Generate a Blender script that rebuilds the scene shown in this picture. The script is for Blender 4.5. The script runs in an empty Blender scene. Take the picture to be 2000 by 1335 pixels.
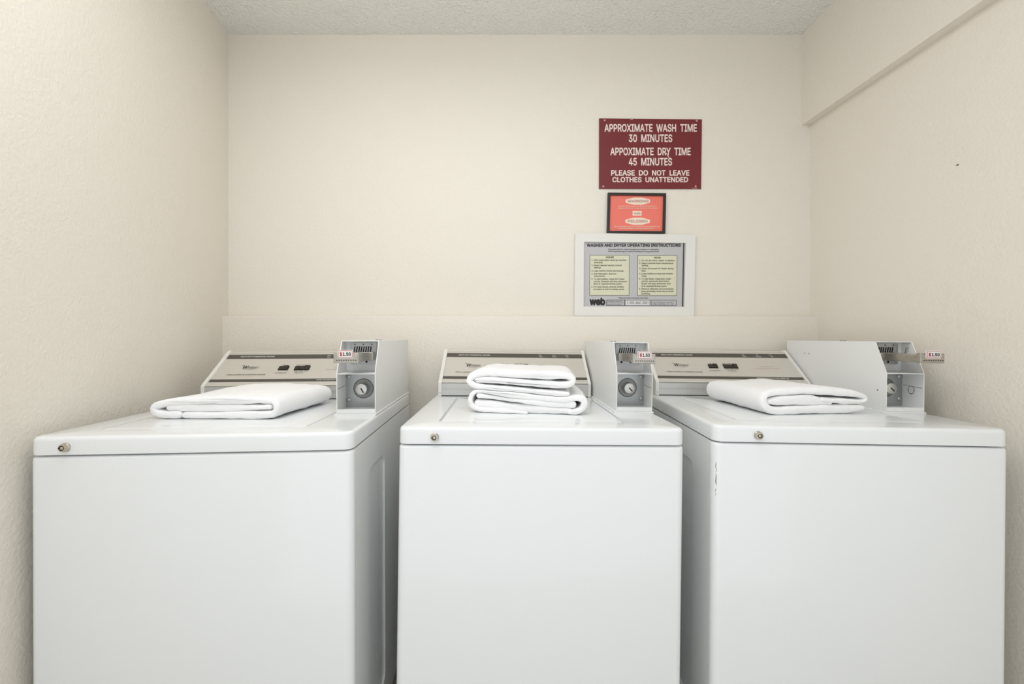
import bpy, bmesh, math, random
import numpy as np
from mathutils import Matrix, Vector, noise
from mathutils.geometry import delaunay_2d_cdt

random.seed(7)
sc = bpy.context.scene
COL = sc.collection

# ------------------------------------------------------------------ camera
F, CX, CY = 795.5, 1005.0, 659.0          # focal length and principal point for a 2000x1335 frame
LID = 0.914                                # worktop height of the machines
ZC = LID + 0.2145                          # camera height
cd = bpy.data.cameras.new('camera')
cd.sensor_width = 36.0
cd.sensor_fit = 'HORIZONTAL'
cd.lens = 36.0 * F / 2000.0
cd.shift_x = (1000.0 - CX) / 2000.0
cd.shift_y = (CY - 667.5) / 2000.0
cd.clip_start = 0.02
cam = bpy.data.objects.new('camera', cd)
COL.objects.link(cam)
cam.location = (0, 0, ZC)
cam.rotation_euler = (math.pi / 2, 0, 0)
sc.camera = cam

# ------------------------------------------------------------------ world and exposure
wd = bpy.data.worlds.new('world')
sc.world = wd
wd.use_nodes = True
bg = wd.node_tree.nodes['Background']
bg.inputs['Color'].default_value = (0.95, 0.98, 1.0, 1)
bg.inputs['Strength'].default_value = 0.75
sc.view_settings.view_transform = 'Standard'
sc.view_settings.look = 'None'
sc.view_settings.gamma = 1.0
sc.view_settings.use_curve_mapping = False
sc.view_settings.exposure = 0.51
LAMP_POWER = 2.25                          # emission of the added, unseen ceiling lamps' diffusers


# ------------------------------------------------------------------ materials
def new_mat(name):
    m = bpy.data.materials.new(name)
    m.use_nodes = True
    nt = m.node_tree
    return m, nt, nt.nodes['Principled BSDF']


def srgb(r, g, b):
    f = lambda c: (c / 255 / 12.92) if c / 255 <= 0.04045 else ((c / 255 + 0.055) / 1.055) ** 2.4
    return (f(r), f(g), f(b), 1)


def simple(name, col, rough=0.5, metal=0.0, bump=None, coat=0.0, var=0.0, spec=0.5):
    m, nt, b = new_mat(name)
    b.inputs['Base Color'].default_value = col
    b.inputs['Roughness'].default_value = rough
    b.inputs['Metallic'].default_value = metal
    b.inputs['Specular IOR Level'].default_value = spec
    b.inputs['Coat Weight'].default_value = coat
    b.inputs['Coat Roughness'].default_value = 0.08
    tc = nt.nodes.new('ShaderNodeTexCoord')
    if var:
        n = nt.nodes.new('ShaderNodeTexNoise')
        n.inputs['Scale'].default_value = 9
        n.inputs['Detail'].default_value = 3
        nt.links.new(tc.outputs['Object'], n.inputs['Vector'])
        mx = nt.nodes.new('ShaderNodeMix')
        mx.data_type = 'RGBA'
        mx.inputs[6].default_value = tuple(c * (1 - var) for c in col[:3]) + (1,)
        mx.inputs[7].default_value = tuple(min(1, c * (1 + var)) for c in col[:3]) + (1,)
        nt.links.new(n.outputs['Fac'], mx.inputs[0])
        nt.links.new(mx.outputs[2], b.inputs['Base Color'])
    if bump:
        scale, strength, dist = bump[:3]
        n = nt.nodes.new('ShaderNodeTexNoise')
        n.inputs['Scale'].default_value = scale
        n.inputs['Detail'].default_value = 2.5
        n.inputs['Roughness'].default_value = 0.5
        nt.links.new(tc.outputs['Object'], n.inputs['Vector'])
        bp = nt.nodes.new('ShaderNodeBump')
        bp.inputs['Strength'].default_value = strength
        bp.inputs['Distance'].default_value = dist
        nt.links.new(n.outputs['Fac'], bp.inputs['Height'])
        nt.links.new(bp.outputs['Normal'], b.inputs['Normal'])
    return m


def brushed(name, col, rough, axis_scale, metal=1.0):
    m, nt, b = new_mat(name)
    b.inputs['Metallic'].default_value = metal
    tc = nt.nodes.new('ShaderNodeTexCoord')
    mp = nt.nodes.new('ShaderNodeMapping')
    mp.inputs['Scale'].default_value = axis_scale
    n = nt.nodes.new('ShaderNodeTexNoise')
    n.inputs['Scale'].default_value = 1
    n.inputs['Detail'].default_value = 3
    nt.links.new(tc.outputs['Object'], mp.inputs['Vector'])
    nt.links.new(mp.outputs['Vector'], n.inputs['Vector'])
    mr = nt.nodes.new('ShaderNodeMapRange')
    mr.inputs['To Min'].default_value = rough * 0.8
    mr.inputs['To Max'].default_value = rough * 1.25
    nt.links.new(n.outputs['Fac'], mr.inputs['Value'])
    nt.links.new(mr.outputs['Result'], b.inputs['Roughness'])
    mx = nt.nodes.new('ShaderNodeMix')
    mx.data_type = 'RGBA'
    mx.inputs[6].default_value = tuple(c * 0.94 for c in col[:3]) + (1,)
    mx.inputs[7].default_value = tuple(min(1, c * 1.05) for c in col[:3]) + (1,)
    nt.links.new(n.outputs['Fac'], mx.inputs[0])
    nt.links.new(mx.outputs[2], b.inputs['Base Color'])
    return m


def wall_mat(name, col, rough, scale, strength, dist):
    """painted drywall with an orange-peel skin"""
    m, nt, b = new_mat(name)
    b.inputs['Base Color'].default_value = col
    b.inputs['Roughness'].default_value = rough
    tc = nt.nodes.new('ShaderNodeTexCoord')
    n = nt.nodes.new('ShaderNodeTexNoise')
    n.inputs['Scale'].default_value = scale
    n.inputs['Detail'].default_value = 3
    n2 = nt.nodes.new('ShaderNodeTexNoise')
    n2.inputs['Scale'].default_value = 6
    nt.links.new(tc.outputs['Object'], n.inputs['Vector'])
    nt.links.new(tc.outputs['Object'], n2.inputs['Vector'])
    ad = nt.nodes.new('ShaderNodeMath')
    ad.operation = 'MULTIPLY_ADD'
    ad.inputs[1].default_value = 1.6
    nt.links.new(n2.outputs['Fac'], ad.inputs[0])
    nt.links.new(n.outputs['Fac'], ad.inputs[2])
    bp = nt.nodes.new('ShaderNodeBump')
    bp.inputs['Strength'].default_value = strength
    bp.inputs['Distance'].default_value = dist
    nt.links.new(ad.outputs[0], bp.inputs['Height'])
    nt.links.new(bp.outputs['Normal'], b.inputs['Normal'])
    return m


M = {}
M['wall'] = wall_mat('wall_paint', srgb(236, 230, 219), 0.48, 120, 0.75, 0.002)
M['ceiling'] = wall_mat('ceiling_texture', srgb(243, 243, 238), 0.9, 95, 1.0, 0.010)
M['floor'] = simple('floor_vinyl', srgb(196, 190, 180), 0.4, var=0.06)
M['enamel'] = simple('white_enamel', srgb(238, 241, 243), 0.22, coat=0.5)
M['enamel_side'] = simple('white_enamel_side', srgb(238, 240, 240), 0.3, coat=0.2)
M['boxwhite'] = simple('white_powder_coat', srgb(238, 239, 238), 0.4, var=0.01)
M['dark_gap'] = simple('dark_rubber_and_gap_shade', srgb(45, 45, 45), 0.8)
M['capwhite'] = simple('white_plastic', srgb(234, 232, 226), 0.35)
M['panel'] = brushed('brushed_panel', srgb(216, 212, 204), 0.42, (3, 250, 250), metal=0.35)
M['kick'] = brushed('brushed_kick', srgb(206, 206, 203), 0.38, (3, 250, 250), metal=0.5)
M['bead'] = brushed('bright_bead', srgb(228, 226, 221), 0.3, (3, 250, 250), metal=0.4)
M['stripe'] = simple('stripe_print', srgb(84, 80, 74), 0.5)
M['print_white'] = simple('white_print', srgb(226, 224, 218), 0.6)
M['print_dark'] = simple('dark_print', srgb(72, 68, 62), 0.6)
M['print_grey'] = simple('grey_print', srgb(122, 117, 106), 0.6)
M['print_pink'] = simple('pink_print', srgb(196, 160, 150), 0.6)
M['switch'] = simple('black_switch', srgb(44, 40, 34), 0.35)
M['steel'] = brushed('zinc_steel', srgb(176, 178, 178), 0.36, (60, 60, 60), metal=0.85)
M['steel_dark'] = brushed('dark_steel_and_cup_shade', srgb(138, 138, 136), 0.4, (60, 60, 60), metal=0.8)
M['chrome'] = brushed('worn_chrome', srgb(186, 181, 173), 0.28, (40, 40, 160), metal=1.0)
M['nickel'] = brushed('nickel_lock', srgb(198, 192, 178), 0.25, (60, 60, 60), metal=1.0)
M['barrel'] = brushed('lock_barrel_steel', srgb(206, 206, 202), 0.3, (60, 60, 60), metal=0.9)
M['hole'] = simple('slot_black', srgb(26, 26, 26), 0.8)
M['tagwhite'] = simple('tag_white', srgb(236, 232, 230), 0.4)
M['tagred'] = simple('tag_red', srgb(178, 58, 62), 0.5)
M['towel'] = simple('terry_cloth', srgb(251, 251, 252), 0.95, bump=(420, 0.55, 0.002), spec=0.15)
M['towel'].node_tree.nodes['Principled BSDF'].inputs['Sheen Weight'].default_value = 0.2
M['maroon'] = simple('maroon_plastic', srgb(116, 34, 40), 0.42, var=0.05)
M['letter'] = simple('engraved_white', srgb(238, 222, 216), 0.6)
M['screw'] = simple('painted_screw', srgb(196, 158, 152), 0.4, metal=0.3)
M['blackframe'] = simple('black_frame', srgb(40, 34, 30), 0.3)
M['coral'] = simple('coral_sheet', srgb(240, 122, 108), 0.45)
M['cream'] = simple('cream_print', srgb(246, 224, 204), 0.5)
M['plaque'] = simple('white_painted_frame', srgb(232, 231, 226), 0.4)
M['sheet'] = simple('grey_sheet', srgb(193, 192, 194), 0.45)
M['sheetgreen'] = simple('pale_green_panel', srgb(218, 218, 192), 0.5)
M['sheetwhite'] = simple('white_panel', srgb(224, 222, 222), 0.5)
M['ink'] = simple('black_ink', srgb(38, 36, 34), 0.6)
M['inkgreen'] = simple('faded_ink', srgb(74, 76, 58), 0.6)
M['marker'] = simple('marker_ink', srgb(62, 70, 92), 0.6)
M['lampwhite'] = simple('added_lamp_housing', srgb(235, 235, 235), 0.5)
m_, nt_, b_ = new_mat('added_lamp_diffuser')
b_.inputs['Base Color'].default_value = (0.9, 0.9, 0.9, 1)
b_.inputs['Emission Color'].default_value = (0.985, 0.992, 1.0, 1)
b_.inputs['Emission Strength'].default_value = LAMP_POWER
M['diffuser'] = m_


# ------------------------------------------------------------------ mesh helpers
class MB:
    """collects shapes; build() links them as ONE mesh object"""

    def __init__(self):
        self.v, self.f, self.mi = [], [], []

    def add(self, verts, faces, mi=0):
        o = len(self.v)
        self.v += [tuple(p) for p in verts]
        for f in faces:
            self.f.append([i + o for i in f])
            self.mi.append(mi)

    def box(self, x0, x1, y0, y1, z0, z1, mi=0):
        vs = [(x, y, z) for z in (z0, z1) for y in (y0, y1) for x in (x0, x1)]
        self.add(vs, [(0, 2, 3, 1), (4, 5, 7, 6), (0, 1, 5, 4), (2, 6, 7, 3), (0, 4, 6, 2), (1, 3, 7, 5)], mi)

    def bevbox(self, x0, x1, y0, y1, z0, z1, r, seg=3, mi=0):
        bm = bmesh.new()
        bmesh.ops.create_cube(bm, size=1)
        for v in bm.verts:
            v.co = ((x0 + x1) / 2 + v.co.x * (x1 - x0), (y0 + y1) / 2 + v.co.y * (y1 - y0), (z0 + z1) / 2 + v.co.z * (z1 - z0))
        bmesh.ops.bevel(bm, geom=list(bm.edges), offset=r, segments=seg, affect='EDGES', profile=0.5)
        self.from_bm(bm, mi)

    def from_bm(self, bm, mi=0):
        bm.verts.index_update()
        self.add([v.co.copy() for v in bm.verts], [[v.index for v in f.verts] for f in bm.faces], mi)
        bm.free()

    def prism_x(self, prof, x0, x1, mi=0):
        """polygon in (y, z), anticlockwise seen from +x, extruded along x"""
        n = len(prof)
        vs = [(x0, y, z) for y, z in prof] + [(x1, y, z) for y, z in prof]
        fs = [list(range(n))[::-1], list(range(n, 2 * n))]
        fs += [(i, (i + 1) % n, n + (i + 1) % n, n + i) for i in range(n)]
        self.add(vs, fs, mi)

    def prism_y(self, prof, y0, y1, mi=0):
        """polygon in (x, z), anticlockwise seen from the camera, front face at y0"""
        n = len(prof)
        vs = [(x, y0, z) for x, z in prof] + [(x, y1, z) for x, z in prof]
        fs = [list(range(n)), list(range(n, 2 * n))[::-1]]
        fs += [(n + i, n + (i + 1) % n, (i + 1) % n, i) for i in range(n)]
        self.add(vs, fs, mi)

    def lathe_y(self, cx, cz, prof, n=24, mi=0):
        """profile of (radius, y) turned about an axis along y through (cx, cz)"""
        vs, fs = [], []
        for r, y in prof:
            for k in range(n):
                a = 2 * math.pi * k / n
                vs.append((cx + r * math.cos(a), y, cz + r * math.sin(a)))
        for j in range(len(prof) - 1):
            for k in range(n):
                k2 = (k + 1) % n
                fs.append((j * n + k, j * n + k2, (j + 1) * n + k2, (j + 1) * n + k))
        if prof[0][0] > 1e-6:
            fs.append(list(range(n))[::-1])
        if prof[-1][0] > 1e-6:
            m = (len(prof) - 1) * n
            fs.append([m + k for k in range(n)])
        self.add(vs, fs, mi)

    def build(self, name, mats, parent=None, smooth=False, tri=False):
        me = bpy.data.meshes.new(name)
        me.from_pydata(self.v, [], self.f)
        if not isinstance(mats, (list, tuple)):
            mats = [mats]
        for m in mats:
            me.materials.append(m)
        for p, i in zip(me.polygons, self.mi):
            p.material_index = i
        bm = bmesh.new()
        bm.from_mesh(me)
        bmesh.ops.remove_doubles(bm, verts=bm.verts, dist=1e-7)
        if not tri:
            bmesh.ops.recalc_face_normals(bm, faces=bm.faces)
        bm.to_mesh(me)
        bm.free()
        if smooth:
            me.polygons.foreach_set('use_smooth', [True] * len(me.polygons))
            try:
                me.set_sharp_from_angle(angle=math.radians(smooth if smooth is not True else 40))
            except Exception:
                pass
        o = bpy.data.objects.new(name, me)
        COL.objects.link(o)
        if parent:
            o.parent = parent
        return o


def tag(o, label, cat, group=None):
    o['label'] = label
    o['category'] = cat
    if group:
        o['group'] = group
    return o


def struct(o, label=None):
    o['kind'] = 'structure'
    if label:
        o['label'] = label
    return o


def empty(name, matrix):
    o = bpy.data.objects.new(name, None)
    COL.objects.link(o)
    o.empty_display_size = 0.1
    o.matrix_world = matrix
    return o


def rrect(x0, x1, y0, y1, rs, seg=6):
    """rounded rectangle, anticlockwise from the (x0, y0) corner; rs = radii of (x0y0, x1y0, x1y1, x0y1)"""
    pts = []
    for (cx, cy, sx, sy, a0, r) in ((x0, y0, 1, 1, 180, rs[0]), (x1, y0, -1, 1, 270, rs[1]), (x1, y1, -1, -1, 0, rs[2]), (x0, y1, 1, -1, 90, rs[3])):
        for k in range(seg + 1):
            a = math.radians(a0 + 90 * k / seg)
            pts.append((cx + sx * r + r * math.cos(a), cy + sy * r + r * math.sin(a)))
    return pts


def slab(mb, x0, x1, y0, y1, z0, z1, rs, re, hole=None, hole_depth=0.006, seg=6, rb=0.001):
    """slab with rounded plan corners and a rounded top edge; hole = (x0,x1,y0,y1,r) sinks a pan into the top"""
    bm = bmesh.new()
    levels = [(z0, rb), (z0 + rb, 0)]
    for k in range(5):
        a = math.pi / 2 * k / 4
        levels.append((z1 - re + re * math.sin(a), re * (1 - math.cos(a))))
    rings = []
    for z, d in levels:
        r2 = [max(r - d, 0.0004) for r in rs]
        rings.append([bm.verts.new((x, y, z)) for x, y in rrect(x0 + d, x1 - d, y0 + d, y1 - d, r2, seg)])
    n = len(rings[0])
    for a, b in zip(rings, rings[1:]):
        for i in range(n):
            j = (i + 1) % n
            bm.faces.new((a[i], a[j], b[j], b[i]))
    bm.faces.new(rings[0][::-1])
    if not hole:
        bm.faces.new(rings[-1])
    else:
        hx0, hx1, hy0, hy1, hr = hole
        hp = rrect(hx0, hx1, hy0, hy1, [hr] * 4, 4)
        ht = [bm.verts.new((x, y, z1)) for x, y in hp]
        hb = [bm.verts.new((x, y, z1 - hole_depth)) for x, y in hp]
        es = []
        m = len(hp)
        for i in range(m):
            es.append(bm.edges.new((ht[i], ht[(i + 1) % m])))
        for i in range(n):
            e = bm.edges.get((rings[-1][i], rings[-1][(i + 1) % n]))
            es.append(e)
        bmesh.ops.triangle_fill(bm, edges=es, use_beauty=True, use_dissolve=False)
        for i in range(m):
            j = (i + 1) % m
            bm.faces.new((ht[i], hb[i], hb[j], ht[j]))
        bm.faces.new(hb)
    mb.from_bm(bm)


# ------------------------------------------------------------------ lettering
_text_cache = {}
try:                                        # Blender's own bundled sans serif; the built-in font otherwise
    import os
    SANS = bpy.data.fonts.load(os.path.join(bpy.utils.system_resource('DATAFILES', path='fonts'), 'Inter.woff2'))
except Exception:
    SANS = None


def text_geo(s, bold):
    """flat outline mesh of a line of text: verts (x, y), faces, bounds; overlapping contours are merged"""
    key = s
    if key in _text_cache:
        return _text_cache[key]
    cu = bpy.data.curves.new('t', 'FONT')
    cu.body = s
    if SANS:
        cu.font = SANS
    cu.size = 1.0
    cu.fill_mode = 'NONE'
    cu.resolution_u = 3
    ob = bpy.data.objects.new('t', cu)
    COL.objects.link(ob)
    dg = bpy.context.evaluated_depsgraph_get()
    me = bpy.data.meshes.new_from_object(ob.evaluated_get(dg))
    co = np.array([(v.co.x, v.co.y) for v in me.vertices])
    ed = []
    for e in me.edges:                       # outline direction follows the vertex order of each contour
        i, j = sorted(e.vertices)
        ed.append((i, j) if j == i + 1 else (j, i))
    bpy.data.objects.remove(ob)
    bpy.data.curves.remove(cu)
    bpy.data.meshes.remove(me)
    out = delaunay_2d_cdt([Vector(p) for p in co], ed, [], 0, 1e-6)
    vs = np.array([(v[0], v[1]) for v in out[0]])
    fs = np.array(out[2])
    c = vs[fs].mean(axis=1)
    A, B = co[[e[0] for e in ed]], co[[e[1] for e in ed]]
    wn = np.zeros(len(c))
    for k in range(0, len(c), 400):          # winding number of every triangle's centre
        x, y = c[k:k + 400, 0:1], c[k:k + 400, 1:2]
        side = (B[:, 0] - A[:, 0]) * (y - A[:, 1]) - (x - A[:, 0]) * (B[:, 1] - A[:, 1])
        wn[k:k + 400] = ((A[:, 1] <= y) & (B[:, 1] > y) & (side > 0)).sum(1) - ((A[:, 1] > y) & (B[:, 1] <= y) & (side < 0)).sum(1)
    fs = [tuple(int(q) for q in f) for f in fs[wn != 0]]
    bb = (float(co[:, 0].min()), float(co[:, 0].max()))
    _text_cache[key] = ([(float(p[0]), float(p[1])) for p in vs], fs, bb)
    return _text_cache[key]


CAP = 0.70                                  # cap height of the built-in font at size 1 (measured below)
_vs = text_geo('H', 0.0)[0]
CAP = max(v[1] for v in _vs)


def put_text(mb, s, place, u0, u1, v0, cap, bold=0.0, shear=0.0, mi=0):
    """write s so that it fills u0..u1 (u1 None: natural width) with baseline v0 and cap height cap; place(u, v) -> 3D
    bold thickens the strokes by that share of the em on every side"""
    vs, fs, bb = text_geo(s, 0.0)
    ky = cap / (CAP + 2 * bold)
    kx = (u1 - u0) / (bb[1] - bb[0] + 2 * bold) if u1 is not None else ky
    hits = [(0, 0)]
    if bold:
        nb = 8 if bold < 0.04 else 16
        hits = [(bold * math.cos(2 * q * math.pi / nb), bold * math.sin(2 * q * math.pi / nb)) for q in range(nb)] + hits
        if bold > 0.045:
            hits += [(bold * 0.5 * math.cos(q * math.pi / 2), bold * 0.5 * math.sin(q * math.pi / 2)) for q in range(4)]
    p0 = Vector(place(u0, v0))
    nn = (Vector(place(u0 + 1e-3, v0)) - p0).cross(Vector(place(u0, v0 + 1e-3)) - p0).normalized()
    for q, (dx, dy) in enumerate(hits):        # each strike a hair above the last, so that no two faces coincide
        lift = nn * (q * 4e-5)
        mb.add([Vector(place(u0 + (x + dx - bb[0] + bold) * kx + shear * y * ky, v0 + (y + dy + bold) * ky)) + lift for x, y in vs], fs, mi)


def letter_obj(name, s, place, u0, u1, v0, cap, mat, parent, bold=0.0, shear=0.0):
    mb = MB()
    put_text(mb, s, place, u0, u1, v0, cap, bold, shear)
    return mb.build(name, mat, parent, tri=True)


def stroke_obj(name, pts, w, place, mat, parent):
    mb = MB()
    stroke(mb, pts, w, place)
    return mb.build(name, mat, parent, tri=True)


def stroke(mb, pts, w, place, mi=0):
    """flat pen stroke through (u, v) points"""
    n = len(pts)
    L, R = [], []
    for i, (u, v) in enumerate(pts):
        a = pts[max(0, i - 1)]
        b = pts[min(n - 1, i + 1)]
        dx, dy = b[0] - a[0], b[1] - a[1]
        l = math.hypot(dx, dy) or 1
        L.append(place(u - dy / l * w / 2, v + dx / l * w / 2))
        R.append(place(u + dy / l * w / 2, v - dx / l * w / 2))
    mb.add(L + R, [(i, n + i, n + i + 1, i + 1) for i in range(n - 1)], mi)


# ------------------------------------------------------------------ the room
YU, YL = 1.726, 1.680                       # upper face of the end wall; thicker lower part
LEDGE = ZC + 0.0887
CEIL = ZC + 1.283
XR = 1.252                                  # right wall
YB = -0.3                                   # room shell left open behind the camera to let in added world light


def xl(y):                                  # the left wall runs slightly out of square
    return -1.213 - 0.165 * (y - YU)


mb = MB()
mb.box(-2.2, 2.2, YB, 2.1, -0.1, 0)
struct(mb.build('floor', M['floor']))
mb = MB()
mb.box(-2.2, 2.2, YB, 2.1, CEIL, CEIL + 0.1)
struct(mb.build('ceiling', M['ceiling']), 'off-white popcorn textured ceiling')
mb = MB()
mb.box(-1.4, 1.4, YU, YU + 0.1, 0, CEIL)
struct(mb.build('wall_back', M['wall']), 'cream painted end wall behind the machines')
mb = MB()
mb.bevbox(-1.26, XR + 0.05, YL, YU + 0.01, 0, LEDGE, 0.004, 2)
struct(mb.build('trim_1', M['wall'], smooth=True), 'thicker lower part of the cream end wall with a narrow ledge')
mb = MB()
a, b = (xl(YB), YB), (xl(2.0), 2.0)
mb.add([(a[0], a[1], 0), (b[0], b[1], 0), (b[0] - 0.1, b[1], 0), (a[0] - 0.1, a[1], 0),
        (a[0], a[1], CEIL), (b[0], b[1], CEIL), (b[0] - 0.1, b[1], CEIL), (a[0] - 0.1, a[1], CEIL)],
       [(0, 1, 2, 3), (4, 5, 6, 7), (0, 1, 5, 4), (1, 2, 6, 5), (2, 3, 7, 6), (3, 0, 4, 7)])
struct(mb.build('wall_left', M['wall']), 'cream textured wall at the left')
mb = MB()
mb.box(XR, XR + 0.1, YB, 2.0, 0, CEIL)
struct(mb.build('wall_right', M['wall']), 'cream textured wall at the right')
# boxed-out upper part of the right wall, its underside falling slightly towards the camera
zb1, zb0 = ZC + 0.900, ZC + 0.900 - 0.036 * (YU - YB)
mb = MB()
mb.prism_x([(YB, zb0), (YU, zb1), (YU, CEIL), (YB, CEIL)], 1.217, XR)
struct(mb.build('trim_2', M['wall']), 'boxed-out upper part of the right wall')


mb = MB()
q = [(1.151 + 0.0035 * math.cos(k * math.pi / 5), ZC + 0.4877 + 0.0028 * math.sin(k * math.pi / 5)) for k in range(10)]
mb.prism_x(q, XR - 0.0006, XR + 0.002)
mb.build('nail_hole', M['print_grey'], bpy.data.objects['wall_right'])


# ------------------------------------------------------------------ ceiling lamps added out of view above the camera, for their light
def added_ceiling_lamp(x, y, w, l, label):
    t = empty('added_ceiling_lamp', Matrix.Translation((x, y, CEIL)))
    h = MB()
    h.bevbox(-w / 2, w / 2, -l / 2, l / 2, -0.035, 0, 0.006, 2)
    h.build('housing', M['lampwhite'], t)
    d = MB()
    prof = [(-w / 2 + 0.01, -0.036), (-w / 2 + 0.03, -0.075), (-w / 2 + 0.07, -0.09), (w / 2 - 0.07, -0.09), (w / 2 - 0.03, -0.075), (w / 2 - 0.01, -0.036)]
    d.prism_y(prof, -l / 2 + 0.01, l / 2 - 0.01)
    d.build('diffuser', M['diffuser'], t)
    tag(t, label, 'ceiling lamp', 'added ceiling lamps over the machines')
    return t


added_ceiling_lamp(-0.60, 0.45, 0.6, 1.1, 'added, unseen white ceiling lamp nearer the left wall')
added_ceiling_lamp(0.10, 0.45, 0.6, 1.1, 'added, unseen white ceiling lamp nearer the right wall')

# ------------------------------------------------------------------ washing machines
W, D, TH = 0.686, 0.643, 0.040
H = W / 2
BXL, BXR, BYF, BYT, BYR, BH, BSH = 0.5758 - H, 0.6815 - H, 0.2068, 0.2459, 0.660, 0.2047, 0.1144
CYB, CYT, CHT, CKZ, CXL, CXR = 0.5105, 0.6545, 0.1606, 0.0485, 0.0143 - H, 0.5667 - H
SL = math.hypot(CYT - CYB, CHT - CKZ)
SDY, SDZ = (CYT - CYB) / SL, (CHT - CKZ) / SL       # unit vector up the sloping console panel
SNY, SNZ = -SDZ, SDY                                 # its outward normal


def on_panel(u, v, off=0.0006):
    """point on the sloping console panel, u from the machine's left edge, v up the slope"""
    return (u - H, CYB + SDY * v + SNY * off, LID + CKZ + SDZ * v + SNZ * off)


def panel_quad(mb, u0, u1, v0, v1, off, thick, mi=0):
    vs = [on_panel(u, v, o) for o in (off, off + thick) for u, v in ((u0, v0), (u1, v0), (u1, v1), (u0, v1))]
    mb.add(vs, [(3, 2, 1, 0), (4, 5, 6, 7), (0, 1, 5, 4), (1, 2, 6, 5), (2, 3, 7, 6), (3, 0, 4, 7)], mi)


def machine_matrix(x, y, z, a, r):
    R = Matrix.Rotation(a, 4, 'Z') @ Matrix.Rotation(-r, 4, 'Y')
    lidpt = Vector((x + H, y, ZC + z))
    return Matrix.Translation(lidpt - (R @ Vector((0, 0, LID)))) @ R


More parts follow.
